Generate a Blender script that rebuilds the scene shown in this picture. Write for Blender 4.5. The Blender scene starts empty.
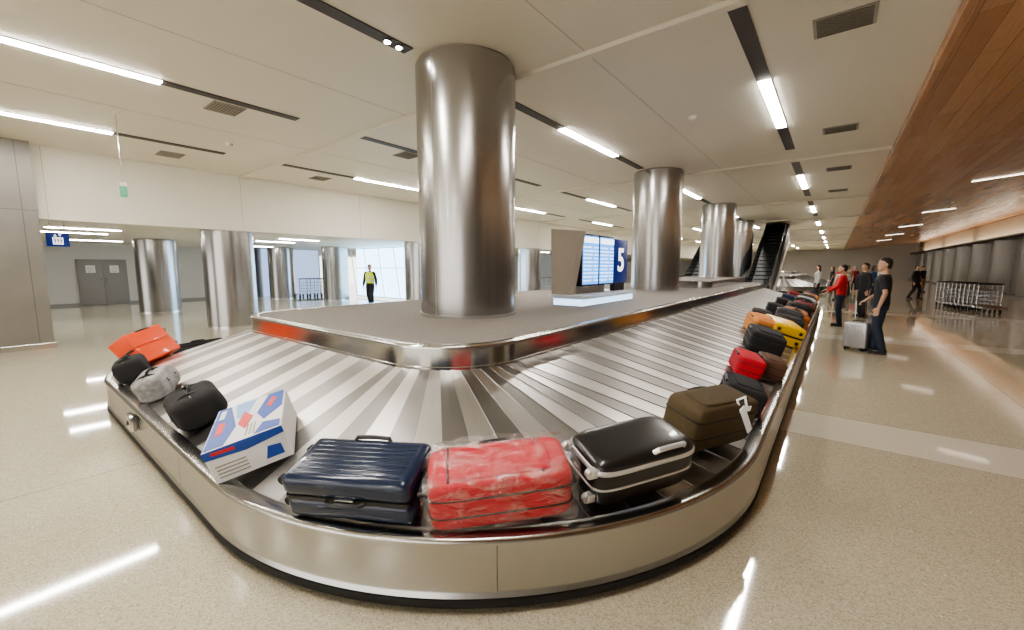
import bpy, bmesh, math, random
from mathutils import Vector, Matrix, noise
random.seed(7)
PI=math.pi
C=bpy.context.scene.collection
# ---------------------------------------------------------------- camera model
F=410.0; HC=1.65; PIT=math.atan(48/410.0); YAW=math.radians(38.04)
cp,sp=math.cos(PIT),math.sin(PIT); cy_,sy_=math.cos(YAW),math.sin(YAW)
def ground(px,py,z=0.0):
    r=px-512; u=-(py-315); fw=F*cp+u*sp; up=u*cp-F*sp
    s=(z-HC)/up; r*=s; fw*=s
    return Vector((r*cy_-fw*sy_, r*sy_+fw*cy_, z))
def proj(p):
    fw=-p[0]*sy_+p[1]*cy_; r=p[0]*cy_+p[1]*sy_; up=p[2]-HC
    d=fw*cp-up*sp; u=up*cp+fw*sp
    if d<0.05: return (-9e9,-9e9)
    return (512+F*r/d, 315-F*u/d)
cam=bpy.data.cameras.new('camera'); co=bpy.data.objects.new('camera',cam); C.objects.link(co)
co.location=(0,0,HC); co.rotation_euler=(PI/2-PIT,0,YAW); cam.sensor_width=36; cam.lens=F*36/1024; cam.clip_end=300
bpy.context.scene.camera=co
# ---------------------------------------------------------------- materials
MATS={}
def mat(name,col,rough=0.5,metal=0.0,var=0.0,scale=8,bump=0.0,bscale=None,stretch=(1,1,1),coat=0.0,emit=None,es=0,alpha=None,spec=0.5):
    if name in MATS: return MATS[name]
    m=bpy.data.materials.new(name); m.use_nodes=True; n=m.node_tree.nodes; l=m.node_tree.links
    b=n['Principled BSDF']; b.inputs['Base Color'].default_value=(*col,1); b.inputs['Roughness'].default_value=rough
    b.inputs['Metallic'].default_value=metal; b.inputs['Coat Weight'].default_value=coat; b.inputs['Specular IOR Level'].default_value=spec
    tc=n.new('ShaderNodeTexCoord'); mp=n.new('ShaderNodeMapping'); mp.inputs['Scale'].default_value=stretch
    l.new(tc.outputs['Object'],mp.inputs['Vector'])
    nz=n.new('ShaderNodeTexNoise'); nz.inputs['Scale'].default_value=scale; nz.inputs['Detail'].default_value=4
    l.new(mp.outputs[0],nz.inputs['Vector'])
    v=max(var,0.02)
    mx=n.new('ShaderNodeMix'); mx.data_type='RGBA'
    mx.inputs[6].default_value=(*[c*(1-v) for c in col],1); mx.inputs[7].default_value=(*[min(1,c*(1+v)) for c in col],1)
    l.new(nz.outputs['Fac'],mx.inputs[0]); l.new(mx.outputs[2],b.inputs['Base Color'])
    if bump>0:
        nb=n.new('ShaderNodeTexNoise'); nb.inputs['Scale'].default_value=bscale or scale; nb.inputs['Detail'].default_value=3
        l.new(mp.outputs[0],nb.inputs['Vector'])
        bp=n.new('ShaderNodeBump'); bp.inputs['Strength'].default_value=bump; bp.inputs['Distance'].default_value=0.01
        l.new(nb.outputs['Fac'],bp.inputs['Height']); l.new(bp.outputs[0],b.inputs['Normal'])
    if emit: b.inputs['Emission Color'].default_value=(*emit,1); b.inputs['Emission Strength'].default_value=es
    MATS[name]=m; return m
def floor_mat():
    m=bpy.data.materials.new('terrazzo'); m.use_nodes=True; n=m.node_tree.nodes; l=m.node_tree.links; b=n['Principled BSDF']
    tc=n.new('ShaderNodeTexCoord')
    vo=n.new('ShaderNodeTexVoronoi'); vo.inputs['Scale'].default_value=150; l.new(tc.outputs['Object'],vo.inputs['Vector'])
    cr=n.new('ShaderNodeValToRGB'); e=cr.color_ramp.elements
    e[0].position=0; e[0].color=(.41,.37,.27,1); e[1].position=1; e[1].color=(.66,.615,.49,1)
    e2=cr.color_ramp.elements.new(.3); e2.color=(.53,.485,.365,1)
    sep=n.new('ShaderNodeSeparateColor'); l.new(vo.outputs['Color'],sep.inputs[0]); l.new(sep.outputs[0],cr.inputs[0])
    nz=n.new('ShaderNodeTexNoise'); nz.inputs['Scale'].default_value=.8; l.new(tc.outputs['Object'],nz.inputs['Vector'])
    v2=n.new('ShaderNodeTexVoronoi'); v2.inputs['Scale'].default_value=26; l.new(tc.outputs['Object'],v2.inputs['Vector'])
    s2=n.new('ShaderNodeSeparateColor'); l.new(v2.outputs['Color'],s2.inputs[0])
    def M(op,a,bv=None,c=None):
        q=n.new('ShaderNodeMath'); q.operation=op
        for i,x in enumerate((a,bv,c)):
            if x is None: continue
            if isinstance(x,(int,float)): q.inputs[i].default_value=x
            else: l.new(x,q.inputs[i])
        return q.outputs[0]
    g3=M('MULTIPLY',M('GREATER_THAN',s2.outputs[1],.93),M('LESS_THAN',v2.outputs['Distance'],.12))  # tiny bright specks: the floor's sparkle put into the colour
    mc=n.new('ShaderNodeMix'); mc.data_type='RGBA'; l.new(g3,mc.inputs[0]); l.new(cr.outputs[0],mc.inputs[6]); mc.inputs[7].default_value=(.98,.96,.9,1)
    sx=n.new('ShaderNodeSeparateXYZ'); l.new(tc.outputs['Object'],sx.inputs[0])
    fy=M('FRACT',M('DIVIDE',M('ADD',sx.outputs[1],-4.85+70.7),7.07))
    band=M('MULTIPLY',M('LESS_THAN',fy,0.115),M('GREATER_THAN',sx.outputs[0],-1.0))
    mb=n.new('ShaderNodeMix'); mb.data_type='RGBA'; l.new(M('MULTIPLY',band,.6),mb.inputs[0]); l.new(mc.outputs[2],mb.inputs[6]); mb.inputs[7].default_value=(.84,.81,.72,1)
    def jl(sock,per,off,w):
        f=M('FRACT',M('DIVIDE',M('ADD',sock,off+per*20),per)); return M('LESS_THAN',f,w/per)
    j=M('MAXIMUM',jl(sx.outputs[0],6.4,4.53,.009),jl(sx.outputs[1],7.07,-4.85,.009))
    j=M('MAXIMUM',j,jl(sx.outputs[1],7.07,-5.66,.009))
    mj=n.new('ShaderNodeMix'); mj.data_type='RGBA'; l.new(M('MULTIPLY',j,.6),mj.inputs[0]); l.new(mb.outputs[2],mj.inputs[6]); mj.inputs[7].default_value=(.12,.1,.08,1)
    l.new(mj.outputs[2],b.inputs['Base Color'])
    rr=n.new('ShaderNodeMapRange'); rr.inputs[3].default_value=.03; rr.inputs[4].default_value=.07; l.new(nz.outputs[0],rr.inputs[0]); l.new(rr.outputs[0],b.inputs['Roughness'])
    b.inputs['Specular IOR Level'].default_value=.95
    return m
def steel(name,col,rough,stretch,scale,bump=.15,metal=1.0,var=.1):
    return mat(name,col,rough,metal,var,scale,bump,scale,stretch)
def wood_mat():
    m=bpy.data.materials.new('wood_planks'); m.use_nodes=True; n=m.node_tree.nodes; l=m.node_tree.links; b=n['Principled BSDF']
    tc=n.new('ShaderNodeTexCoord'); mp=n.new('ShaderNodeMapping'); mp.inputs['Rotation'].default_value=(0,0,PI/2); l.new(tc.outputs['Object'],mp.inputs[0])
    br=n.new('ShaderNodeTexBrick'); br.inputs['Scale'].default_value=1; br.inputs['Brick Width'].default_value=2.36; br.inputs['Row Height'].default_value=.22
    br.inputs['Mortar Size'].default_value=.003; br.inputs['Color1'].default_value=(.45,.215,.10,1); br.inputs['Color2'].default_value=(.58,.31,.155,1); br.inputs['Mortar'].default_value=(.2,.10,.055,1)
    l.new(mp.outputs[0],br.inputs['Vector'])
    m2=n.new('ShaderNodeMapping'); m2.inputs['Scale'].default_value=(14,.8,1); l.new(tc.outputs['Object'],m2.inputs[0])
    nz=n.new('ShaderNodeTexNoise'); nz.inputs['Scale'].default_value=3; nz.inputs['Detail'].default_value=6; l.new(m2.outputs[0],nz.inputs[0])
    mr=n.new('ShaderNodeMapRange'); mr.inputs[3].default_value=.75; mr.inputs[4].default_value=1.12; l.new(nz.outputs['Fac'],mr.inputs[0])
    hs=n.new('ShaderNodeHueSaturation'); l.new(mr.outputs[0],hs.inputs['Value']); l.new(br.outputs[0],hs.inputs['Color']); l.new(hs.outputs[0],b.inputs['Base Color'])
    b.inputs['Roughness'].default_value=.22; return m
def plate_mat():
    m=bpy.data.materials.new('belt_plates'); m.use_nodes=True; n=m.node_tree.nodes; l=m.node_tree.links; b=n['Principled BSDF']
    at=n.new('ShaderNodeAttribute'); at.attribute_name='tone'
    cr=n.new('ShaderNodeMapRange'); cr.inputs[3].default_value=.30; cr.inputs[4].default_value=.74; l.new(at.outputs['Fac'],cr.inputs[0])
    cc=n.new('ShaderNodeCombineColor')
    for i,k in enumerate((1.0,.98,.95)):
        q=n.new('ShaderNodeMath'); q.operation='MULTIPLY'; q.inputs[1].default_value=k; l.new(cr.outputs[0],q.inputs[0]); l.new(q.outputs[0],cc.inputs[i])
    tc=n.new('ShaderNodeTexCoord'); nz=n.new('ShaderNodeTexNoise'); nz.inputs['Scale'].default_value=3; nz.inputs['Detail'].default_value=1; l.new(tc.outputs['Object'],nz.inputs[0])
    r=n.new('ShaderNodeMapRange'); r.inputs[3].default_value=.33; r.inputs[4].default_value=.37; l.new(nz.outputs[0],r.inputs[0]); l.new(r.outputs[0],b.inputs['Roughness'])
    l.new(cc.outputs[0],b.inputs['Base Color']); b.inputs['Metallic'].default_value=1; return m
def plastic_mat():
    m=bpy.data.materials.new('clear_wrap'); m.use_nodes=True; n=m.node_tree.nodes; l=m.node_tree.links
    n.remove(n['Principled BSDF']); out=n['Material Output']
    t=n.new('ShaderNodeBsdfTransparent'); g=n.new('ShaderNodeBsdfGlossy'); g.inputs['Roughness'].default_value=.06; d=n.new('ShaderNodeBsdfDiffuse'); d.inputs[0].default_value=(.95,.88,.88,1)
    tc=n.new('ShaderNodeTexCoord'); mp=n.new('ShaderNodeMapping'); mp.inputs['Scale'].default_value=(1,2.0,2.0); l.new(tc.outputs['Object'],mp.inputs[0])
    nz=n.new('ShaderNodeTexNoise'); nz.inputs['Scale'].default_value=7; nz.inputs['Detail'].default_value=4; nz.inputs['Distortion'].default_value=1.2; l.new(mp.outputs[0],nz.inputs[0])
    bp=n.new('ShaderNodeBump'); bp.inputs['Strength'].default_value=1; bp.inputs['Distance'].default_value=.05; l.new(nz.outputs[0],bp.inputs['Height']); l.new(bp.outputs[0],g.inputs['Normal'])
    a=n.new('ShaderNodeMixShader'); a.inputs[0].default_value=.10; l.new(g.outputs[0],a.inputs[1]); l.new(d.outputs[0],a.inputs[2])
    mr=n.new('ShaderNodeMapRange'); mr.inputs[1].default_value=.42; mr.inputs[2].default_value=.72; mr.inputs[3].default_value=.10; mr.inputs[4].default_value=.46; l.new(nz.outputs[0],mr.inputs[0])
    x=n.new('ShaderNodeMixShader'); l.new(mr.outputs[0],x.inputs[0]); l.new(t.outputs[0],x.inputs[1]); l.new(a.outputs[0],x.inputs[2]); l.new(x.outputs[0],out.inputs[0]); return m
FLOOR=floor_mat(); WOOD=wood_mat(); PLATE=plate_mat(); WRAP=plastic_mat()
LIP=steel('brushed_lip',(.46,.45,.43),.24,(1,1,14),9,.02,var=.05)
BAND=steel('band_steel',(.57,.56,.54),.16,(1,1,14),6,.02)
COL=steel('column_steel',(.42,.41,.40),.25,(5,5,.25),2.2,.03,var=.05)
CHROME=steel('chrome',(.7,.7,.7),.15,(1,1,1),5,.0)
BLACK=mat('black_plastic',(.015,.015,.017),.35,0,.2)
RUBBER=mat('rubber',(.012,.012,.012),.7,0,.2)
CEIL=mat('ceiling_paint',(.76,.72,.615),.5,0,.03,.6)
BULK=mat('bulkhead_paint',(.82,.79,.71),.6,0,.03,.5)
WALLG=mat('grey_wall',(.64,.62,.57),.6,0,.05,1)
WALLD=mat('taupe_panel',(.24,.225,.205),.35,.3,.12,2,0)
DOORM=mat('grey_door',(.30,.285,.27),.45,0,.05)
CARPET=mat('deck_carpet',(.24,.215,.195),.85,0,.4,60,.5,160)
DARK=mat('dark_slot',(.06,.05,.045),.5,0,.1)
SEAM=mat('ceiling_seam',(.35,.32,.28),.6,0,.1)
LIGHT=mat('lit_diffuser',(1,1,1),.5,emit=(1.0,.95,.88),es=60)
LIGHT2=mat('lit_diffuser_low',(1,1,1),.5,emit=(1.0,.96,.92),es=60)
VENT=mat('vent_metal',(.35,.32,.28),.6,0,.1)
SKIN=mat('skin',(.55,.33,.22),.5,0,.06,12)
HAIR=mat('hair',(.02,.014,.01),.55,0,.3,40,.4,90)
EYEW=mat('eye_white',(.6,.58,.55),.3); LIPS=mat('lips',(.4,.15,.12),.5)
# ---------------------------------------------------------------- mesh helpers
def NB(): return bmesh.new()
def obj(name,bm,m,parent=None,smooth=True,ang=35):
    bmesh.ops.recalc_face_normals(bm,faces=bm.faces)
    me=bpy.data.meshes.new(name)
    if smooth:
        a=math.radians(ang)
        for f in bm.faces: f.smooth=True
        for e in bm.edges:
            if len(e.link_faces)==2 and e.calc_face_angle(0)>a: e.smooth=False
    bm.to_mesh(me); bm.free()
    ms=m if isinstance(m,(list,tuple)) else [m]
    for q in ms: me.materials.append(q)
    o=bpy.data.objects.new(name,me); C.objects.link(o)
    if parent: o.parent=parent
    return o
def thing(name,label,cat,loc=(0,0,0),rz=0,group=None):
    o=bpy.data.objects.new(name,None); C.objects.link(o); o.location=loc; o.rotation_euler=(0,0,rz); o['label']=label; o['category']=cat
    o.empty_display_size=.1
    if group: o['group']=group
    return o
def tag(o,label,cat,group=None):
    o['label']=label; o['category']=cat
    if group: o['group']=group
    return o
def struct(name,bm,m,label,parent=None,smooth=False):
    o=obj(name,bm,m,parent,smooth)
    if parent is None: o['kind']='structure'; o['label']=label
    return o
def copy_tree(o,parent=None):
    c=o.copy(); C.objects.link(c)
    if parent: c.parent=parent
    for ch in list(o.children): copy_tree(ch,c)
    return c
def bx(bm,x0,x1,y0,y1,z0,z1,r=0,seg=2,M=None):
    res=bmesh.ops.create_cube(bm,size=1); vs=res['verts']
    for v in vs: v.co=Vector(((x0+x1)/2+v.co.x*(x1-x0),(y0+y1)/2+v.co.y*(y1-y0),(z0+z1)/2+v.co.z*(z1-z0)))
    if r>0:
        es=list({e for v in vs for e in v.link_edges})
        q=bmesh.ops.bevel(bm,geom=es,offset=r,segments=seg,affect='EDGES',profile=.5)
        vs=list({v for f in q['faces'] for v in f.verts}|{v for v in vs if v.is_valid})
    if M is not None:
        for v in vs: v.co=M@v.co
    return vs
def cyl(bm,p0,p1,r0,r1=None,seg=20,caps=True):
    if r1 is None: r1=r0
    p0=Vector(p0); p1=Vector(p1); d=(p1-p0).normalized()
    a=d.orthogonal().normalized(); b=d.cross(a)
    A=[];B=[]
    for i in range(seg):
        t=2*PI*i/seg; w=a*math.cos(t)+b*math.sin(t)
        A.append(bm.verts.new(p0+w*r0)); B.append(bm.verts.new(p1+w*r1))
    for i in range(seg):
        j=(i+1)%seg; bm.faces.new((A[i],A[j],B[j],B[i]))
    if caps: bm.faces.new(A); bm.faces.new(B)
def tube(bm,pts,rad,seg=10,round_ends=False,fl=None):
    pts=[Vector(p) for p in pts]; n=len(pts)
    if not isinstance(rad,(list,tuple)): rad=[rad]*n
    rad=list(rad)
    if round_ends:
        d0=(pts[0]-pts[1]).normalized(); d1=(pts[-1]-pts[-2]).normalized(); r0,r1=rad[0],rad[-1]
        pts=[pts[0]+d0*r0*.95,pts[0]+d0*r0*.7]+pts+[pts[-1]+d1*r1*.7,pts[-1]+d1*r1*.95]
        rad=[r0*.3,r0*.72]+rad+[r1*.72,r1*.3]; n=len(pts)
    ref=None; rings=[]
    for i in range(n):
        d=(pts[min(i+1,n-1)]-pts[max(i-1,0)]).normalized()
        if ref is None: ref=d.orthogonal().normalized()
        a=(ref-d*ref.dot(d)); 
        if a.length<1e-5: a=d.orthogonal()
        a.normalize(); ref=a; b=d.cross(a)
        ring=[]
        for k in range(seg):
            t=2*PI*k/seg; ring.append(bm.verts.new(pts[i]+(a*math.cos(t)+b*math.sin(t))*rad[i]))
        rings.append(ring)
    for i in range(n-1):
        for k in range(seg):
            j=(k+1)%seg; bm.faces.new((rings[i][k],rings[i][j],rings[i+1][j],rings[i+1][k]))
    bm.faces.new(rings[0]); bm.faces.new(rings[-1])
def loft(bm,rings,seg=20):
    R=[]
    for (x,y,z,rx,ry) in rings:
        R.append([bm.verts.new((x+rx*math.cos(2*PI*k/seg),y+ry*math.sin(2*PI*k/seg),z)) for k in range(seg)])
    for i in range(len(R)-1):
        for k in range(seg):
            j=(k+1)%seg; bm.faces.new((R[i][k],R[i][j],R[i+1][j],R[i+1][k]))
    bm.faces.new(R[0]); bm.faces.new(R[-1])
def spow(v,e): return math.copysign(abs(v)**e,v)
def ell(bm,c,r,seg=14,e=1.0,M=None,nz=0.0,ns=6.0):
    s=lambda v: spow(v,e)
    rows=[]; N=seg//2+ (4 if e<1 else 0); S=seg*2 if e<1 else seg
    c=Vector(c)
    def P(u,w):
        p=Vector((r[0]*s(math.cos(u))*s(math.cos(w)),r[1]*s(math.cos(u))*s(math.sin(w)),r[2]*s(math.sin(u))))
        if nz: p*=1+nz*noise.noise(p*ns+c*3.1)
        p+=c
        return M@p if M is not None else p
    top=bm.verts.new(P(PI/2,0)); bot=bm.verts.new(P(-PI/2,0))
    for i in range(1,N):
        u=-PI/2+PI*i/N; rows.append([bm.verts.new(P(u,2*PI*k/S)) for k in range(S)])
    for i in range(len(rows)-1):
        for k in range(S):
            j=(k+1)%S; bm.faces.new((rows[i][k],rows[i][j],rows[i+1][j],rows[i+1][k]))
    for k in range(S):
        j=(k+1)%S; bm.faces.new((bot,rows[0][j],rows[0][k])); bm.faces.new((top,rows[-1][k],rows[-1][j]))
def sring(bm,c,r,e,zf,hh,out,S=72):
    R=[]
    for dz in (-hh,-hh*.6,hh*.6,hh):
        z=zf*r[2]+dz; u=abs(z/r[2])**(1/e); k=(1-u*u)**.5; k=spow(k,e); o=out if abs(dz)<hh*.9 else -.002
        R.append([bm.verts.new((c[0]+(r[0]*k+o)*spow(math.cos(2*PI*i/S),e),c[1]+(r[1]*k+o)*spow(math.sin(2*PI*i/S),e),c[2]+z)) for i in range(S)])
    for a in range(3):
        for i in range(S):
            j=(i+1)%S; bm.faces.new((R[a][i],R[a][j],R[a+1][j],R[a+1][i]))
def prism(bm,pts,y0,y1,axis='y'):
    def V(a,b,t): return (a,t,b) if axis=='y' else ((t,a,b) if axis=='x' else (a,b,t))
    A=[bm.verts.new(V(a,b,y0)) for a,b in pts]; B=[bm.verts.new(V(a,b,y1)) for a,b in pts]
    bm.faces.new(A); bm.faces.new(B)
    for i in range(len(pts)):
        j=(i+1)%len(pts); bm.faces.new((A[i],A[j],B[j],B[i]))
def text(name,body,size,m,parent,M,ext=.004):
    cu=bpy.data.curves.new(name,'FONT'); cu.body=body; cu.size=size; cu.extrude=ext; cu.align_x='CENTER'; cu.align_y='CENTER'; cu.offset=.012
    o=bpy.data.objects.new(name+'_t',cu); C.objects.link(o)
    bpy.context.view_layer.update(); me=bpy.data.meshes.new_from_object(o.evaluated_get(bpy.context.evaluated_depsgraph_get()))
    bpy.data.objects.remove(o); me.materials.clear(); me.materials.append(m)
    q=bpy.data.objects.new(name,me); C.objects.link(q); q.parent=parent; q.matrix_local=M; return q
# ---------------------------------------------------------------- setting
ZC=4.07; ZL=2.65; XB=-12.75; XW=0.8; XR=8.5; YE=75; YS=-17
b=NB(); bx(b,-40,XR+.3,YS,YE,-.1,0); struct('floor',b,FLOOR,'polished beige terrazzo floor with chips, painted sparkle and thin joints')
b=NB(); bx(b,XB-.2,XW,YS,YE,ZC,ZC+.1)
for k in range(-3,10):
    y=4.48+7.07*k; bx(b,XB,XW,y-.08,y+.02,ZC-.05,ZC+.01)
struct('ceiling',b,CEIL,'cream painted main ceiling with shallow cross ribs over the carousel')
b=NB()
for k in range(-3,10):
    y=4.48+7.07*k; bx(b,XB,XW,y+.02,y+.04,ZC-.012,ZC+.005)
for x in (-2.4,-5.6,-8.8): bx(b,x-.003,x+.003,YS,YE,ZC-.002,ZC+.005)
struct('trim_1',b,SEAM,'thin shadow joints between ceiling panels')
b=NB(); bx(b,-40,XB-.2,YS,YE,ZL,ZL+.1); struct('ceiling.001',b,CEIL,'low cream ceiling over the left hall behind the bulkhead')
b=NB(); bx(b,XB-.2,XB,YS,YE,ZL-.03,ZC)
struct('wall_left',b,BULK,'long cream bulkhead wall above the left opening')
b=NB()
for k in range(-1,9): bx(b,XB-.001,XB+.003,.9+3.535*k,.906+3.535*k,ZL,ZC)
struct('trim_2',b,SEAM,'fine vertical panel joints on the cream bulkhead')
b=NB(); bx(b,XB-.5,XB+.25,YS,.75,.12,ZC); struct('wall_left_end',b,WALLD,'dark taupe panelled wall end at the far left')
b=NB(); bx(b,XB-.52,XB+.28,YS,.78,0,.12,.005); struct('baseboard_left',b,CHROME,'pale metal baseboard under the dark taupe wall')
b=NB()
bx(b,XB+.25,XB+.253,YS,.75,2.75,2.757)
bx(b,XB+.25,XB+.254,.55,.556,.12,ZC); struct('trim_3',b,DARK,'panel joints on the dark taupe wall')
XL=-25.5
b=NB(); bx(b,XL-.2,XL,YS,13,0,ZL); struct('wall_back_left',b,WALLG,'grey painted back wall of the low left hall')
b=NB(); bx(b,XL,XL+.02,YS,13,0,.1); struct('baseboard_back_left',b,DOORM,'grey baseboard of the left hall back wall')
b=NB(); bx(b,XL,XL+.06,2.4,4.0,0,1.98); bx(b,XL+.055,XL+.062,2.45,3.95,0,1.93)
dr=struct('door_1',b,DOORM,'grey double doors with two white notices in the left hall'); 
for k,(a,c) in enumerate(((2.46,3.19),(3.21,3.94))):
    b=NB(); bx(b,XL+.06,XL+.09,a,c,.02,1.92,.004); obj('door_leaf',b,DOORM,dr)
    b=NB(); y=(3.12 if k==0 else 3.28); tube(b,[(XL+.09,y,.95),(XL+.14,y,.95),(XL+.14,y,1.15),(XL+.09,y,1.15)],.012,8); obj('door_handle',b,CHROME,dr)
    b=NB(); bx(b,XL+.09,XL+.094,a+.22,c-.22,1.4,1.72); obj('notice',b,mat('paper',(.85,.85,.82),.6),dr)
    b=NB(); 
    for i in range(4): bx(b,XL+.094,XL+.096,a+.26,c-.26,1.44+.07*i,1.455+.07*i)
    obj('notice_lines',b,SEAM,dr)
b=NB(); bx(b,-25.4,-25.25,7.5,12.8,0,ZL); struct('wall_blue',b,mat('pale_blue_wall',(.42,.52,.70),.5,emit=(.5,.66,1),es=.65),'pale blue self-glowing wall beyond the left hall columns')  # no lamp: the wall's brightness is put into its material as glow
b=NB(); bx(b,-20.6,-12.9,12.55,12.6,0.12,ZL); 
GL=mat('bright_glass',(.4,.55,.75),.15,emit=(.5,.75,1.0),es=3.2)
g=struct('window_1',b,GL,'bright daylit glazed wall behind the guard')
b=NB()
for k in range(7):
    x=-20.6+1.28*k; tube(b,[(x,12.5,.1),(x-.45,12.5,ZL)],.022,6)
for z in (.1,1.6,ZL-.04): bx(b,-20.6,-12.9,12.48,12.54,z-.02,z+.02)
obj('window_frame',b,mat('white_frame',(.75,.82,.9),.4),g)
b=NB(); bx(b,-40,XR,YE,YE+.2,0,5.5); struct('wall_far',b,WALLG,'grey far end wall of the hall')
b=NB(); bx(b,-25.4,-12.95,30,30.2,0,ZL); struct('wall_mid',b,mat('offwhite_wall',(.7,.7,.68),.5),'off white cross wall deep in the left hall')
b=NB()
v=[b.verts.new(p) for p in ((XW,YS,3.98),(XR,YS,4.75),(XR,YE,4.75),(XW,YE,3.98))]; b.faces.new(v)
v=[b.verts.new(p) for p in ((XW,YS,4.2),(XR,YS,4.9),(XR,YE,4.9),(XW,YE,4.2))]; b.faces.new(v)
struct('ceiling.002',b,WOOD,'reddish brown wood plank soffit over the right walkway')
b=NB(); bx(b,XW-.06,XW+.02,YS,YE,3.93,4.1,.01); struct('trim_4',b,WOOD,'wood fascia edge along the soffit')
def zs(x): return 3.98+(x-XW)*(.77/(XR-XW))
b=NB()
for k in range(0,18):
    y=2.0+3.535*k
    v=[b.verts.new(p) for p in ((XW+.9,y,zs(XW+.9)-.006),(XR-.6,y,zs(XR-.6)-.006),(XR-.6,y+.045,zs(XR-.6)-.006),(XW+.9,y+.045,zs(XW+.9)-.006))]; b.faces.new(v)
struct('trim_5',b,mat('wood_slot',(.2,.09,.045),.5),'dark cross slots cut in the wood soffit')
b=NB(); bx(b,XR,XR+.2,YS,YE,0,5.0)
for k in range(14):
    y=3+5.2*k; cyl(b,(XR+.55,y,0),(XR+.55,y,3.3),1.25,1.25,32)
struct('wall_right',b,WALLD,'dark bronze right wall with rounded bays',smooth=True)
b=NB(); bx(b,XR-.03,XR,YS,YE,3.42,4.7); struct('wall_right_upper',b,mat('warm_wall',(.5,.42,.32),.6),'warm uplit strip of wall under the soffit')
b=NB(); bx(b,XR-.85,XR,YS,YE,3.3,3.36); bx(b,XR-.85,XR-.8,YS,YE,3.3,3.46); struct('trim_6',b,WALLD,'cove ledge hiding the uplights along the right wall')
b=NB(); bx(b,XR-.8,XR,YS,YE,0,.1); struct('baseboard_right',b,WALLD,'dark baseboard of the right wall')
# ---------------------------------------------------------------- columns
CR=.61
def column(x,y,z0,z1,label,r=CR):
    t=thing('column',label,'column',(x,y,z0),0,'brushed steel columns')
    b=NB(); cyl(b,(0,0,.03),(0,0,z1-z0-.03),r,r,64); obj('shaft',b,COL,t)
    b=NB(); cyl(b,(0,0,.001),(0,0,.04),r+.012,r+.012,64); obj('base_ring',b,CHROME,t)
    b=NB(); cyl(b,(0,0,z1-z0-.03),(0,0,z1-z0),r-.02,r-.02,64); obj('top_reveal',b,SEAM,t)
    b=NB()
    for a in (.6,2.7,4.8):
        cyl(b,(r*math.cos(a),r*math.sin(a),.04),(r*math.cos(a),r*math.sin(a),z1-z0-.06),.003,.003,6)
    obj('panel_seam',b,SEAM,t)
    return t
ZD=1.04
column(-3.76,3.88,ZD,ZC,'largest steel column standing on the near end of the carousel deck')
column(-3.75,10.93,ZD,ZC,'steel column on the carousel deck just behind the blue number sign')
column(-3.75,18.0,ZD+.21,ZC,'smallest steel column on the carousel deck, near the escalators')
column(-4.1,25.1,0,ZC,'floor standing steel column beside the escalators beyond the carousel')
column(-13.4,4.25,0,ZL,'wide steel column under the cream bulkhead, left of the carousel')
column(-13.3,10.93,0,ZL,'steel column half hidden behind the left side of the largest column')
column(-12.9,18.0,0,ZL-.03,'steel column seen just right of the largest column')
column(-12.9,25.1,0,ZL-.03,'distant steel column behind the display unit')
column(-19.8,3.95,0,ZL,'steel column standing before the grey double doors side of left hall')
column(-19.9,10.93,0,ZL,'steel column beside the bright glazed wall left of the guard')
column(-23.1,9.7,0,ZL,'slim far column in front of the pale blue wall')
column(-24.4,8.6,0,ZL,'darkest slim far column left of the pale blue wall')
# ---------------------------------------------------------------- ceiling lights
rowname={-.9:'above the right hand belt',-3.95:'over the deck columns',-7.15:'left of the deck columns',-10.5:'nearest the cream bulkhead'}
ordn=['first','second','third','fourth','fifth','sixth','seventh','eighth','ninth','tenth','eleventh','twelfth']
def strip(x,y0,y1,d0,d1,z,lab,low=False,w=.14):
    t=thing('linear_light',lab,'ceiling light',(x,y0,z-.001),0,'linear ceiling lights')
    b=NB(); bx(b,-w/2-.01,w/2+.01,d0-y0,d1-y0,-.012,0); obj('housing',b,DARK,t)
    b=NB(); bx(b,-w/2,w/2,0,y1-y0,-.022,-.012); obj('diffuser',b,LIGHT2 if low else LIGHT,t)
    return t
for x in (-.9,-3.95,-7.15,-10.5):
    for k in range(-2,10):  # strips behind the camera and the farthest ones are added for light and reflections
        ya=-.6+7.07*k; d0=ya-1.9 if k else ya-1.5; d1=ya+4.0
        if x==-3.95:
            cyv=3.86+7.07*k
            d1=cyv-.7; d0=cyv-7.07+.7
        if k>=4: d0=ya-.6;d1=ya+2.8
        lab='%s lit strip light from the camera in the row %s'%(ordn[k],rowname[x]) if k>=0 else '%s added strip light behind the camera in the row %s'%(ordn[-k-1],rowname[x])
        strip(x,ya,ya+2.25,d0,d1,ZC,lab)
for i,(x,y) in enumerate(((-15.5,1.0),(-15.5,6.5),(-17.5,6.5),(-22,2),(-22,7.5),(-17.5,1.0),(-15.5,16.5),(-15.5,22.5),(-18.5,16.5),(-22,16.5))):  # a few real strips, plus more added to brighten the low hall
    strip(x,y,y+1.4,y-.05,y+1.45,ZL,'short %s strip light from the doors in the low left hall ceiling'%ordn[i],True,.1)
for i in range(6):
    y=9.5+9*i; t=thing('linear_light','%s narrow strip light set in the wood soffit'%ordn[i],'ceiling light',(3.6,y,zs(3.6)-.012),0,'linear ceiling lights')
    b=NB(); bx(b,-.55,.55,0,.03,-.008,0,M=Matrix.Rotation(-.0997,4,'Y')); obj('diffuser',b,mat('lit_soft',(1,1,1),.5,emit=(1,.92,.8),es=7),t)
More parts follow.
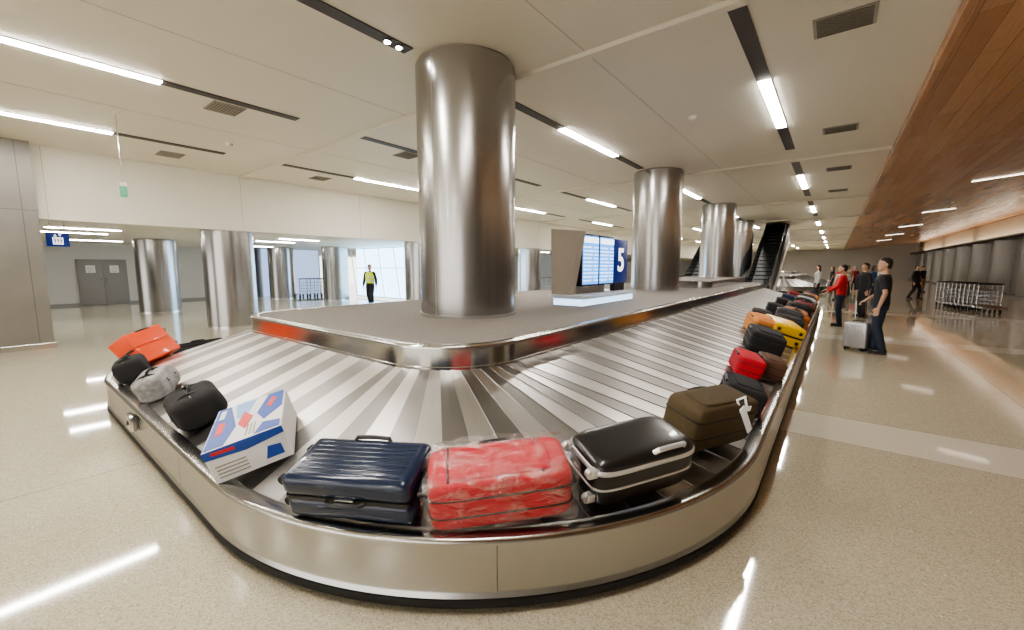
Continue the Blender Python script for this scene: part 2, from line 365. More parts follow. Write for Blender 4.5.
def vent(x,y,lab,w=.5,d=.42):
    t=thing('ceiling_vent',lab,'vent',(x,y,ZC-.001),0,'square ceiling vents')
    b=NB(); bx(b,-w/2,w/2,-d/2,d/2,-.012,0); obj('frame',b,VENT,t)
    b=NB()
    for i in range(10):
        yy=-d/2+.03+i*(d-.06)/9; bx(b,-w/2+.03,w/2-.03,yy-.006,yy+.006,-.02,-.01)
    obj('slats',b,mat('vent_slats',(.2,.18,.15),.6),t)
for x,y,lab in ((-.1,5.47,'big dark ceiling vent nearest the wood soffit'),(-.1,9.5,'second ceiling vent beside the wood soffit'),(-.1,13.2,'third ceiling vent beside the wood soffit'),
    (-7.55,2.5,'ceiling vent beside the lit strip at upper left'),(-11.5,2.7,'ceiling vent near the bulkhead at far left'),(-7.5,5.9,'ceiling vent left of the largest column'),(-11.3,5.9,'small ceiling vent close to the bulkhead past the rib'),(-.1,16.9,'fourth ceiling vent beside the wood soffit')):
    vent(x,y,lab)
for i,(x,y) in enumerate(((-3.95,2.88),(-3.95,3.03))):
    t=thing('downlight',['outer round downlight in slot before largest column','inner round downlight touching the largest column side of slot'][i],'ceiling light',(x,y,ZC-.013),0,'small downlights')
    b=NB(); cyl(b,(0,0,-.015),(0,0,0),.045,.045,20); obj('trim_ring',b,CHROME,t)
    b=NB(); cyl(b,(0,0,-.02),(0,0,-.014),.03,.03,20); obj('lens',b,LIGHT,t)
for (x,y,lab) in ((-9.6,3.2,'small white smoke detector on the left ceiling'),(-2.0,7.3,'small white smoke detector right of the largest column')):
    b=NB(); loft(b,[(0,0,-.05,.03,.03),(0,0,-.04,.055,.055),(0,0,0,.07,.07)],20); o=obj('smoke_detector',b,BULK); o.location=(x,y,ZC); tag(o,lab,'smoke detector')
t=thing('hanging_beacon','small green and white box hanging on a thin cable at left','hanging beacon',(-9.09,1.49,ZC))
b=NB(); cyl(b,(0,0,0),(0,0,-1.12),.007,.007,8); obj('cable',b,CHROME,t)
b=NB(); loft(b,[(0,0,-.03,.04,.04),(0,0,0,.06,.06)],16); obj('ceiling_cup',b,BULK,t)
b=NB(); bx(b,-.055,.055,-.04,.04,-1.3,-1.12,.012); obj('body',b,mat('beacon_green',(.12,.42,.25),.4,emit=(.2,.9,.5),es=.08),t)
b=NB(); bx(b,-.06,.06,-.045,.045,-1.14,-1.08,.01); obj('cap',b,BULK,t)
t=thing('restroom_sign','small blue hanging sign with white pictogram block at far left','sign',(-13.5,1.05,2.1)); t.scale=(.72,.72,.72)
BLUE=mat('sign_blue',(.006,.02,.15),.35,emit=(.01,.03,.25),es=.3); WHITE=mat('sign_white',(.9,.9,.9),.4,emit=(1,1,1),es=.9)
b=NB(); bx(b,-.03,.03,-.24,.24,0,.4,.008); obj('panel',b,BLUE,t)
b=NB()
for y in (-.15,.15): cyl(b,(0,y,.4),(0,y,.76),.008,.008,8)
obj('hanger',b,CHROME,t)
b=NB(); bx(b,.03,.034,-.11,.11,.06,.27); obj('pictogram_block',b,WHITE,t)
for y in (-.05,.05):
    b=NB(); prism(b,[(y,.37),(y+.035,.30),(y-.035,.30)] if y<0 else [(y,.30),(y+.035,.37),(y-.035,.37)],.031,.035,'x'); obj('arrow',b,WHITE,t)
for y in (-.062,0,.062):
    b=NB(); cyl(b,(.033,y,.235),(.037,y,.235),.014,.014,12); prism(b,[(y-.018,.215),(y+.018,.215),(y+.015,.14),(y+.009,.14),(y+.008,.08),(y-.008,.08),(y-.009,.14),(y-.015,.14)],.033,.037,'x'); obj('figure',b,BLUE,t)
# ---------------------------------------------------------------- carousel
OX0,OX1,OY0,OY1=-7.84,-.33,.72,20.2
IX0,IX1,IY0,IY1=-6.12,-2.10,2.0,18.9
nS,nCl,nFt,nCr=70,10,14,15
def rrpath(x0,x1,y0,y1,rl,rr,rf,off=0,K=1):
    x0+=off;x1-=off;y0+=off;y1-=off; rl-=off;rr-=off;rf-=off
    P=[]
    def seg(a,c,n):
        for i in range(n): P.append((a[0]+(c[0]-a[0])*i/n,a[1]+(c[1]-a[1])*i/n))
    def arc(cx,cy,r,a0,a1,n):
        n=n*K
        for i in range(n):
            a=math.radians(a0+(a1-a0)*i/n); P.append((cx+r*math.cos(a),cy+r*math.sin(a)))
    seg((x0,y1-rf),(x0,y0+rl),nS); arc(x0+rl,y0+rl,rl,180,270,nCl)
    seg((x0+rl,y0),(x1-rr,y0),nFt); arc(x1-rr,y0+rr,rr,270,360,nCr)
    seg((x1,y0+rr),(x1,y1-rf),nS); arc(x1-rf,y1-rf,rf,0,90,nCl)
    seg((x1-rf,y1),(x0+rf,y1),nFt); arc(x0+rf,y1-rf,rf,90,180,nCl)
    return P
def outer(off,K=4): return rrpath(OX0,OX1,OY0,OY1,1.6,2.5,1.8,off,K)
def inner(off,K=4): return rrpath(IX0,IX1,IY0,IY1,.6,.7,.7,off,K)
def sweep(b,pathf,prof,closed_prof=False):
    L=[[b.verts.new((x,y,z)) for x,y in pathf(o)] for o,z in prof]
    n=len(L[0]); m=len(L)
    for i in range(m if closed_prof else m-1):
        A=L[i];B=L[(i+1)%m]
        for k in range(n):
            j=(k+1)%n; b.faces.new((A[k],A[j],B[j],B[k]))
car=thing('baggage_carousel','large steel baggage carousel with sloped plates and carpeted raised deck','baggage carousel',(0,0,0))
b=NB(); sweep(b,outer,[(.0,.075),(-.012,.09),(-.004,.11),(0,.12),(0,.352),(-.012,.358),(-.014,.375),(-.004,.389),(.012,.393),(.075,.393),(.09,.385),(.095,.36),(.095,.32)]); obj('outer_lip',b,LIP,car,ang=50)
b=NB(); sweep(b,outer,[(.07,0),(.07,.1),(.12,.1)]); obj('kick_plate',b,RUBBER,car)
b=NB(); sweep(b,outer,[(.0,.03),(-.012,.04),(-.016,.06),(-.01,.08),(.02,.085),(.05,.05)],True); obj('rubber_bumper',b,RUBBER,car)
BO=outer(.097,1); BI=inner(-.0,1); ZO,ZI=.345,.865
N=len(BO)
def Sp(i,v,dz=0):
    i%=N; a=BO[i]; c=BI[i]; return Vector((a[0]+(c[0]-a[0])*v,a[1]+(c[1]-a[1])*v,ZO+(ZI-ZO)*v+dz))
b=NB(); tones=[]
for i in range(N):
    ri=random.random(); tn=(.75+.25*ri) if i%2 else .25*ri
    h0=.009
    for s0,s1 in ((0,.5),(.5,1)):
        rows=[0,.5,1.0]
        for a in range(2):
            def PP(s,v): return Sp(i,v).lerp(Sp(i+1,v),s)+Vector((0,0,h0*(1-s)+.002*s))
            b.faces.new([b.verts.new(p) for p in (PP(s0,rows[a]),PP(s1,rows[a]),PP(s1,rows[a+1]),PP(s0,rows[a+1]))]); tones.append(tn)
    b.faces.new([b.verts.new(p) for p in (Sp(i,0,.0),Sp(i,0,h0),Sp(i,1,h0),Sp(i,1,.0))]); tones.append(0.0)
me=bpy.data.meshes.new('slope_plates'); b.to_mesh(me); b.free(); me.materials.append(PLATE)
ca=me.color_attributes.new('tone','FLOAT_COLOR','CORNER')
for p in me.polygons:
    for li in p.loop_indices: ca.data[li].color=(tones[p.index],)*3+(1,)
o=bpy.data.objects.new('slope_plates',me); C.objects.link(o); o.parent=car
b=NB(); sweep(b,inner,[(.02,.842),(-.034,.844),(-.042,.85),(-.042,.872),(-.034,.877),(-.034,1.012),(-.04,1.016),(-.04,1.03),(-.034,1.042),(-.01,1.048),(.05,1.044)]); obj('deck_edge_band',b,BAND,car,ang=50)
b=NB(); pv=[b.verts.new((x,y,ZD)) for x,y in inner(.03)]; b.faces.new(pv); obj('deck_carpet',b,CARPET,car,smooth=False)
b=NB()
OP=outer(-.002,1)
for i in range(1,N,10):
    x,y=OP[i]; x2,y2=OP[(i+1)%N]; d=Vector((x2-x,y2-y,0)).normalized()*.004
    f=[b.verts.new(p) for p in ((x,y,.11),(x+d.x,y+d.y,.11),(x+d.x,y+d.y,.352),(x,y,.352))]; b.faces.new(f)
obj('lip_joint',b,DARK,car,smooth=False)
b=NB()
def tier(off): return rrpath(-4.95,-2.75,12.6,18.7,.35,.35,.35,off)
sweep(b,tier,[(0,ZD),(0,1.23),(.02,1.25),(.05,1.25)]); obj('rear_tier_band',b,BAND,car)
b=NB(); b.faces.new([b.verts.new((x,y,1.25)) for x,y in tier(.04)]); obj('rear_tier_top',b,CARPET,car,smooth=False)
b=NB(); bx(b,-.09,.09,-.05,0,-.07,.07,.01); bt=obj('stop_button_box',b,CHROME,car); bt.location=(-4.9,.715,.26)
b=NB(); cyl(b,(0,-.05,0),(0,-.06,0),.022,.022,16); q=obj('button',b,BLACK,bt)
c2=copy_tree(car); c2.location=(0,31.5,0); c2['label']='farther steel baggage carousel beyond the escalators'
# ---------------------------------------------------------------- display unit on deck
t=thing('display_unit','taupe information unit with flight screens and blue number 5 sign','information display',(0,0,ZD))
TAU=mat('taupe_laminate',(.46,.41,.34),.4,0,.05)
b=NB(); bx(b,-3.62,-3.0,5.62,7.75,.11,.17,.01); obj('plinth',b,mat('white_solid',(.75,.8,.88),.3),t)
b=NB(); bx(b,-3.58,-3.06,5.68,7.7,0.001,.11); obj('plinth_glow',b,mat('cool_glow',(1,1,1),.5,emit=(.45,.72,1),es=1.3),t)
b=NB(); prism(b,[(-3.6,.17),(-3.26,.17),(-3.08,1.16),(-3.62,1.22)],5.64,5.8,'y'); obj('end_panel',b,TAU,t)
b=NB(); bx(b,-3.58,-3.3,5.8,7.0,.17,1.1,.01); obj('core',b,TAU,t)
scr=mat('screen_blue',(.05,.2,.5),.2,emit=(.10,.38,.95),es=1.3); STX=mat('screen_text',(.8,.9,1),.3,emit=(.8,.92,1),es=1.5)
for k in range(2):
    y0=5.84+.6*k
    b=NB(); bx(b,-3.3,-3.16,y0,y0+.58,.3,1.14,.008); f=obj('screen_case',b,BLACK,t)
    b=NB(); bx(b,-3.161,-3.152,y0+.02,y0+.56,.33,1.11); s=obj('screen',b,scr,f)
    b=NB(); bx(b,-3.152,-3.149,y0+.03,y0+.55,1.0,1.09); obj('screen_header',b,STX,f)
    for r in range(10):
        b=NB(); z=.38+r*.06
        for (a,c) in ((.04,.14),(.17,.3+.03*(r%3)),(.4,.46),(.48,.54)): bx(b,-3.152,-3.149,y0+a,y0+c,z,z+.018)
        obj('screen_row',b,STX,f)
b=NB(); bx(b,-3.3,-3.2,7.12,7.74,.32,1.12,.01); f=obj('number_panel',b,mat('deep_blue',(.004,.012,.09),.3,emit=(.0,.04,.3),es=.25),t)
R=Matrix.Translation((-3.197,7.43,.72))@Matrix.Rotation(PI/2,4,'Z')@Matrix.Rotation(PI/2,4,'X')
text('number_five','5',.60,WHITE,f,R)
b=NB(); bx(b,-3.3,-3.22,7.2,7.66,.17,.32); obj('sign_foot',b,BLACK,t)
# ---------------------------------------------------------------- escalators
def escalator(x,y,lab,w=.9,ln=7.6,h=4.07):
    t=thing('escalator',lab,'escalator',(x,y,0),0,'escalators beyond the carousel')
    b=NB()
    prism(b,[(0,0),(1.1,0),(ln,h-1.0),(ln,h),(ln-.6,h),(1.0,.25),(0,.25)],-w/2-.08,w/2+.08,'x'); obj('truss',b,BLACK,t)
    for s in (-1,1):
        b=NB(); prism(b,[(.1,.25),(1.0,.25),(ln-.6,h-.02),(ln-1.5,h-.02),(.9,1.15),(.15,1.12)],s*w/2-.01,s*w/2+.01,'x'); obj('balustrade',b,mat('smoke_glass',(.05,.05,.055),.1,0,.1),t)
        b=NB(); tube(b,[(s*w/2,.1,.35),(s*w/2,0,.8),(s*w/2,.2,1.18),(s*w/2,.95,1.2),(s*w/2,ln-1.6,h-.05)],.035,8); obj('handrail',b,RUBBER,t)
        b=NB(); prism(b,[(.4,0),(1.3,0),(ln,h-1.1),(ln,h-.7),(1.1,.45),(.4,.3)],s*(w/2+.08)-.015,s*(w/2+.08)+.015,'x'); obj('side_cladding',b,WALLG,t)
    b=NB()
    for i in range(18):
        yy=1.0+i*.3; z=.25+(yy-1.0)*(h-.25)/(ln-1.6); bx(b,-w/2+.05,w/2-.05,yy,yy+.3,z-.1,z+.05)
    obj('steps',b,mat('step_metal',(.03,.03,.03),.6,.2),t)
escalator(-2.75,21.4,'black escalator rising to the ceiling right of the deck columns')
escalator(-5.7,21.4,'black escalator rising left of the farthest deck column')
# ---------------------------------------------------------------- luggage
def cloth(name,c,b_=.35): return mat(name,c,.75,0,.2,30,b_,220)
def hardm(name,c,r=.25): return mat(name,c,r,0,.12,3,.02,200,coat=.3)
def handle(b,c,ax,L=.18,h=.045,r=.011,out=(0,1,0)):
    c=Vector(c); ax=Vector(ax).normalized(); o=Vector(out)
    tube(b,[c-ax*L/2,c-ax*L*.42+o*h,c-ax*.02+o*h*1.15,c+ax*.02+o*h*1.15,c+ax*L*.42+o*h,c+ax*L/2],r,8)
SATIN=mat('satin_silver',(.8,.8,.81),.3,.6)
def wheels(t,L,W,D,end=-1,hm=None):
    for y in (-W*.34,W*.34):
        for z in (D*.24,D*.76):
            b=NB(); x=end*(L/2+.018); cyl(b,(x,y-.014,z),(x,y+.014,z),.026,.026,16); bx(b,min(x,end*(L/2-.03)),max(x,end*(L/2-.03)),y-.02,y+.02,z-.024,z+.024,.006)
            obj('wheel',b,hm or RUBBER,t)
def hard_case(lab,L,W,D,m,trim=BLACK,ribs=6,group=None,handm=None,end=-1,rad=.045,rh=.004):
    t=thing('suitcase',lab,'suitcase',group=group); handm=handm or BLACK
    b=NB(); bx(b,-L/2,L/2,-W/2,W/2,0,D*.485,rad,5); bx(b,-L/2,L/2,-W/2,W/2,D*.515,D,rad,5)
    for i in range(ribs):
        f=(i+.5)/ribs-.5
        bx(b,-L*.42,L*.42,f*W*.8-.008,f*W*.8+.008,D-.01,D+rh,.003)
    obj('shell',b,m,t,ang=45)
    b=NB(); bx(b,-L/2+.006,L/2-.006,-W/2+.006,W/2-.006,D*.47,D*.53,.02,3); obj('zip_band',b,trim,t)
    b=NB(); handle(b,(0,W/2-.02,D*.92),(1,0,0),.22,.025,.012,(0,.5,.9)); obj('side_handle',b,handm,t)
    b=NB(); handle(b,(0,-W/2,D/2),(1,0,0),.2,.018,.010,(0,-1,.1)); obj('lower_handle',b,handm,t)
    b=NB(); handle(b,(-end*L/2,0,D/2),(0,1,0),.18,.03,.012,(-end,0,0)); obj('top_handle',b,handm,t)
    wheels(t,L,W,D,end)
    b=NB(); bx(b,-.05,.05,-W/2-.008,-W/2+.01,D/2-.02,D/2+.02,.004); obj('latch',b,CHROME,t)
    return t
def round_case(lab,L,W,D,m,group=None,handm=None):
    t=thing('suitcase',lab,'suitcase',group=group); r=(L/2,W/2,D/2); c=(0,0,D/2); e=.34
    b=NB(); ell(b,c,r,40,e); obj('shell',b,m,t,ang=70)
    for zf,hh in ((.55,.016),(-.12,.007)):
        b=NB(); sring(b,c,r,e,zf,hh,.005); obj('silver_band',b,SATIN,t,ang=60)
    b=NB(); handle(b,(.12,-W/2+.03,D*.93),(1,0,0),.2,.035,.014,(0,-.5,.8)); obj('grip_handle',b,handm or SATIN,t)
    b=NB(); handle(b,(L/2-.01,0,D/2),(0,1,0),.18,.03,.012,(1,0,0)); obj('top_handle',b,SATIN,t)
    wheels(t,L,W,D,-1,SATIN)
    return t
def soft_case(lab,L,W,D,m,group=None,name='suitcase',pocket=True,handm=BLACK,trim=None,e=.24,nz=.03):
    t=thing(name,lab,'suitcase' if name=='suitcase' else 'bag',group=group)
    b=NB(); ell(b,(0,0,D/2),(L/2,W/2,D/2),30,e,nz=nz,ns=5); obj('body',b,m,t,ang=60)
    if pocket:
        b=NB(); ell(b,(0,-W*.04,D*.97),(L*.36,W*.34,D*.08),20,.3); obj('pocket',b,m,t,ang=60)
    for zf in (-.35,.4):
        b=NB(); sring(b,(0,0,D/2),(L/2,W/2,D/2),e,zf,.005,.004); obj('zip',b,trim or BLACK,t,ang=60)
    b=NB(); handle(b,(0,W/2-.02,D*.85),(1,0,0),.2,.03,.012,(0,.7,.7)); obj('side_handle',b,handm,t)
    b=NB(); handle(b,(L/2-.01,0,D/2),(0,1,0),.18,.03,.012,(1,0,.2)); obj('top_handle',b,handm,t)
    return t
def duffel(lab,L,W,D,m,group=None,strapm=BLACK):
    t=thing('duffel_bag',lab,'bag',group=group)
    b=NB(); ell(b,(0,0,D/2),(L/2,W/2,D/2),24,.45,nz=.14,ns=6); obj('body',b,m,t,ang=60)
    b=NB(); ell(b,(0,-W*.42,D*.45),(L*.3,W*.1,D*.28),16,.4); obj('pocket',b,m,t,ang=60)
    b=NB()
    for x in (-L*.2,L*.2):
        pts=[(x+.0,-W*.5*math.cos(a)*1.0,D*.5+D*.52*math.sin(a)) for a in [PI*i/12 for i in range(13)]]
        tube(b,pts,.011,6)
    obj('webbing',b,strapm,t)
    b=NB(); tube(b,[(-L*.2,0,D*.98),(-L*.14,.02,D*1.1),(0,.03,D*1.13),(L*.14,.02,D*1.1),(L*.2,0,D*.98)],.012,8); obj('grab_handle',b,strapm,t)
    b=NB(); bx(b,-L*.4,L*.4,-.006,.006,D*.985,D*1.005); obj('zip',b,CHROME,t)
    return t
VIS0=nS-9; VIS1=nS+nCl+nFt+nCr+nS-4
def place(root,cx,cy,L,W,D,yaw=0,tilt=0,t0=None,t1=None,lift=0,vfix=None,rest=False):
    best=None
    ye=abs(math.sin(yaw))*L/2+abs(math.cos(yaw))*W/2
    for i in range(t0 or VIS0,t1 or VIS1):
        a=Sp(i,0); c=Sp(i,1); sl=(c-a).length; up=(c-a)/sl
        tg=(Sp(i+1,.3)-Sp(i-1,.3)); tg=(tg-up*tg.dot(up)).normalized(); nn=tg.cross(up)
        for k in range(0,5):
            for fr in (0,.25,.5,.75):
                v0=(ye+.01-(.075 if rest else 0))/sl
                v=v0+(k/5)*(max(0,.98-v0)) if vfix is None else v0+vfix
                if v>.95: continue
                p=Sp(i,v)+ (Sp(i+1,v)-Sp(i,v))*fr+nn*.016; s=proj(p+nn*D*.5)
                d=(s[0]-cx)**2+((s[1]-cy)**2)*(.3 if vfix is not None else 1)
                if best is None or d<best[0]: best=(d,p.copy(),tg,up,nn,i,v)
    d,p,tg,up,nn,i,v=best
    M=Matrix((( tg.x,up.x,nn.x,p.x+nn.x*lift),(tg.y,up.y,nn.y,p.y+nn.y*lift),(tg.z,up.z,nn.z,p.z+nn.z*lift),(0,0,0,1)))
    if rest:
        M=M@Matrix.Translation((0,ye,0))@Matrix.Rotation(-math.asin(.065/(2*ye)),4,'X')@Matrix.Translation((0,-ye,0))
    M=M@Matrix.Rotation(yaw,4,'Z')@Matrix.Rotation(tilt,4,'X')
    root.matrix_world=M
    return i
G='bags on the carousel belt'
ORANGE=cloth('orange_cloth',(.80,.10,.02)); BLKC=cloth('black_cloth',(.02,.02,.022)); GREYC=cloth('grey_cloth',(.42,.42,.43)); OLIVE=cloth('olive_cloth',(.095,.068,.032)); REDC=cloth('red_cloth',(.66,.02,.04))
YEL=hardm('yellow_shell',(.9,.55,.01)); NAVY=hardm('navy_shell',(.009,.022,.06),.2); BLKH=hardm('black_shell',(.014,.014,.015),.3); TAN=cloth('tan_cloth',(.62,.25,.07)); BRN=cloth('brown_cloth',(.13,.065,.04)); DGREY=cloth('charcoal_cloth',(.045,.045,.05)); NAVC=cloth('navy_cloth',(.02,.03,.07)); MAR=cloth('maroon_cloth',(.25,.02,.03))
PATT=mat('patterned_cloth',(.30,.30,.31),.4,.2,.97,16,.2,60)
OSH=hardm('orange_shell',(.85,.09,.02),.45)
o=hard_case('bright orange boxy suitcase standing at the left corner of the carousel',.54,.26,.40,OSH,trim=OSH,ribs=0,group=G,rad=.02); place(o,152,350,.54,.26,.40,-.1,.3,vfix=.15)
o=duffel('small black round bag left of the orange suitcase',.30,.28,.24,BLKC,G); place(o,129,371,.30,.28,.24,.2)
o=duffel('grey and black patterned bag between two black bags',.38,.28,.24,PATT,G); place(o,150,391,.38,.28,.24,-.2)
o=duffel('larger black duffel bag beside the white box',.46,.34,.26,BLKC,G); place(o,190,412,.46,.34,.26,.1)
o=soft_case('long flat black bag behind the orange suitcase',.8,.25,.12,BLKC,G,name='flat_bag',pocket=False); place(o,195,350,.8,.25,.12,0,t0=nS-14,t1=nS+8)
t=thing('carton','white printed carton with blue and red artwork','box',group=G); CW=mat('white_card',(.82,.83,.84),.5,0,.03); CB=mat('blue_print',(.02,.08,.40),.4); CRD=mat('red_print',(.7,.03,.03),.4); CLB=mat('light_blue_print',(.25,.45,.8),.4)
L,W,D=.54,.42,.22
b=NB(); bx(b,-L/2,L/2,-W/2,W/2,0,D,.004,1); obj('card_body',b,CW,t)
def pr(nm,pts,m,face='top',h=.003):
    b=NB()
    if face=='top': prism(b,pts,D+.001,D+h,'z')
    elif face=='front': prism(b,pts,-W/2-h,-W/2,'y')
    else: prism(b,pts,L/2,L/2+h,'x')
    obj(nm,b,m,t,smooth=False)
pr('blue_artwork',[(-.26,-.20),(.26,-.20),(.26,-.10),(.06,-.06),(-.26,-.13)],CB)
pr('blue_artwork',[(-.26,.1),(-.02,.05),(.1,.1),(-.02,.2),(-.26,.2)],CB)
pr('blue_artwork',[(.14,.1),(.26,.06),(.26,.2),(.18,.2)],CB)
pr('pale_artwork',[(-.26,-.1),(-.05,-.07),(.0,-.02),(-.26,.03)],CLB)
pr('red_artwork',[(-.1,-.03),(.05,-.05),(.14,.0),(.0,.03)],CRD,h=.005)
pr('red_artwork',[(-.05,-.17),(.12,-.17),(.1,-.13),(-.03,-.13)],CRD,h=.005)
pr('red_artwork',[(-.2,.13),(-.08,.1),(-.05,.13),(-.16,.16)],CRD,h=.005)
pr('white_artwork',[(-.22,-.18),(-.1,-.18),(-.1,-.15),(-.22,-.15)],CW,h=.005)
for k in range(3): pr('print_line',[(.1,.01+.02*k),(.24,.01+.02*k),(.24,.018+.02*k),(.1,.018+.02*k)],SEAM)
pr('blue_artwork',[(-.27,.17),(-.1,.165),(.05,.19),(.27,.17),(.27,.218),(-.27,.218)],CB,'front')
pr('blue_artwork',[(.08,.04),(.2,.03),(.22,.09),(.12,.11)],CB,'front')
pr('pale_artwork',[(-.24,.11),(-.1,.10),(-.04,.13),(-.2,.15)],CLB,'front')
for k in range(4): pr('print_line',[(-.22,.025+.018*k),(-.02,.025+.018*k),(-.02,.031+.018*k),(-.22,.031+.018*k)],SEAM,'front')
pr('blue_artwork',[(-.21,.165),(.0,.15),(.21,.175),(.21,.218),(-.21,.218)],CB,'side')
pr('blue_artwork',[(.07,.04),(.17,.04),(.17,.11),(.10,.12)],CB,'side')
pr('red_artwork',[(-.17,.185),(-.05,.18),(-.05,.2),(-.17,.205)],CRD,'side',.005)
for k in range(4): pr('print_line',[(-.18,.03+.024*k),(-.02,.03+.024*k),(-.02,.038+.024*k),(-.18,.038+.024*k)],SEAM,'side')
place(t,252,454,L,W,D,-.42,vfix=0,rest=True)
o=hard_case('glossy dark blue hard suitcase at the front of the carousel',.68,.34,.25,NAVY,ribs=8,group=G,rad=.04,rh=.002); place(o,360,489,.68,.34,.25,-.08,vfix=0,rest=True)
t=soft_case('red suitcase wrapped in clear plastic at the front',.70,.32,.27,REDC,G,nz=.02); place(t,504,493,.70,.32,.27,-0.14,vfix=0,rest=True)
b=NB(); ell(b,(0,0,.145),(.385,.185,.158),70,.28,nz=.12,ns=9); obj('plastic_wrap',b,WRAP,t,ang=80)
for x in (-.25,.2):
    b=NB(); bx(b,x-.006,x+.006,-.13,.13,.268,.278,.002); obj('trim_stripe',b,BLACK,t)
o=round_case('black rounded suitcase with two silver bands',.66,.34,.29,BLKH,G); place(o,633,475,.66,.34,.29,-.26,vfix=0,rest=True)
t=soft_case('olive brown soft suitcase with white ribbon tag',.64,.30,.32,OLIVE,G); place(t,716,440,.64,.30,.32,-.6,vfix=0,rest=True)
RB=mat('white_ribbon',(.92,.92,.92),.4,emit=(1,1,1),es=.1)
b=NB(); M0=Matrix.Translation((.16,-.158,.19))@Matrix.Rotation(.85,4,'Y'); bx(b,-.15,.13,-.004,.004,-.024,.024,.002,M=M0)
tube(b,[(.07,-.14,.28),(.05,-.12,.34),(.11,-.13,.36),(.13,-.15,.29)],.009,6)
M0=Matrix.Translation((.1,-.160,.285)); bx(b,-.05,.06,-.004,.004,-.018,.018,.002,M=M0); obj('white_ribbon',b,RB,t)
o=soft_case('black suitcase directly behind the olive suitcase',.42,.32,.24,BLKC,G); place(o,748,410,.42,.32,.24,0,vfix=.02)
o=soft_case('small bright red bag between two black suitcases',.42,.28,.22,REDC,G,name='travel_bag',pocket=False); place(o,754,386,.42,.28,.22,.1,vfix=.1)
o=soft_case('dark brown bag tucked against the rim beside the red bag',.42,.26,.22,BRN,G,name='travel_bag'); place(o,775,379,.42,.26,.22,.0,vfix=0)
o=soft_case('black suitcase between the red bag and yellow suitcase',.64,.44,.30,BLKC,G); place(o,770,361,.64,.44,.30,0,vfix=.08)
o=hard_case('bright yellow hard suitcase on the right belt',.74,.46,.32,YEL,ribs=5,group=G,rad=.035); place(o,785,340,.74,.46,.32,.1,vfix=0)
o=soft_case('tan orange suitcase higher on the plates beside the yellow one',.66,.42,.30,TAN,G); place(o,765,329,.66,.42,.30,.15)
o=soft_case('brown orange suitcase just past the yellow one',.66,.44,.33,cloth('rust_cloth',(.55,.18,.04)),G); place(o,796,326,.66,.44,.33,0,vfix=0)
cols=[('black',BLKC),('charcoal',DGREY),('tan',TAN),('navy blue',NAVC),('black',BLKC),('brown',BRN),('maroon',MAR),('black',BLKC),('grey',GREYC),('black',BLKC)]
i0=nS+nCl+nFt+nCr
def yidx(y): return i0+int((y-3.22)/((OY1-1.8-3.22)/nS))
y=9.1;k=0
nm=ordn+['thirteenth','fourteenth','fifteenth','sixteenth','seventeenth','last']
while y<18.2:
    cn,cm=cols[k%10]
    L=.52+.15*random.random(); W=.40+.08*random.random(); D=.30+.08*random.random()
    lab='%s bag, %s in the far line behind the yellow suitcase'%(cn,nm[k])
    o=duffel(lab,L,W,D,cm,G) if k%4==2 else soft_case(lab,L,W,D,cm,G,nz=.02)
    i=yidx(y); a=Sp(i,0); c=Sp(i,1); sl=(c-a).length; up=(c-a)/sl; tg=Vector((0,1,0)); nn=tg.cross(up)
    p=Sp(i,(W/2+.02+.06*(k%2))/sl)+nn*.016; p.y=y
    o.matrix_world=Matrix(((tg.x,up.x,nn.x,p.x),(tg.y,up.y,nn.y,p.y),(tg.z,up.z,nn.z,p.z),(0,0,0,1)))@Matrix.Rotation(random.uniform(-.05,.05),4,'Z')
    if k%3==0:
        L2,W2,D2=.5,.34,.26; cn2,cm2=cols[(k+4)%10]
        o=soft_case('%s bag lying higher on the plates beside the %s bag of the far line'%(cn2,nm[k]),L2,W2,D2,cm2,G,nz=.02)
        p=Sp(i,(W+.1+W2/2)/sl)+nn*.016; p.y=y+.1
        o.matrix_world=Matrix(((tg.x,up.x,nn.x,p.x),(tg.y,up.y,nn.y,p.y),(tg.z,up.z,nn.z,p.z),(0,0,0,1)))@Matrix.Rotation(.05,4,'Z')
    y+=L+.03; k+=1
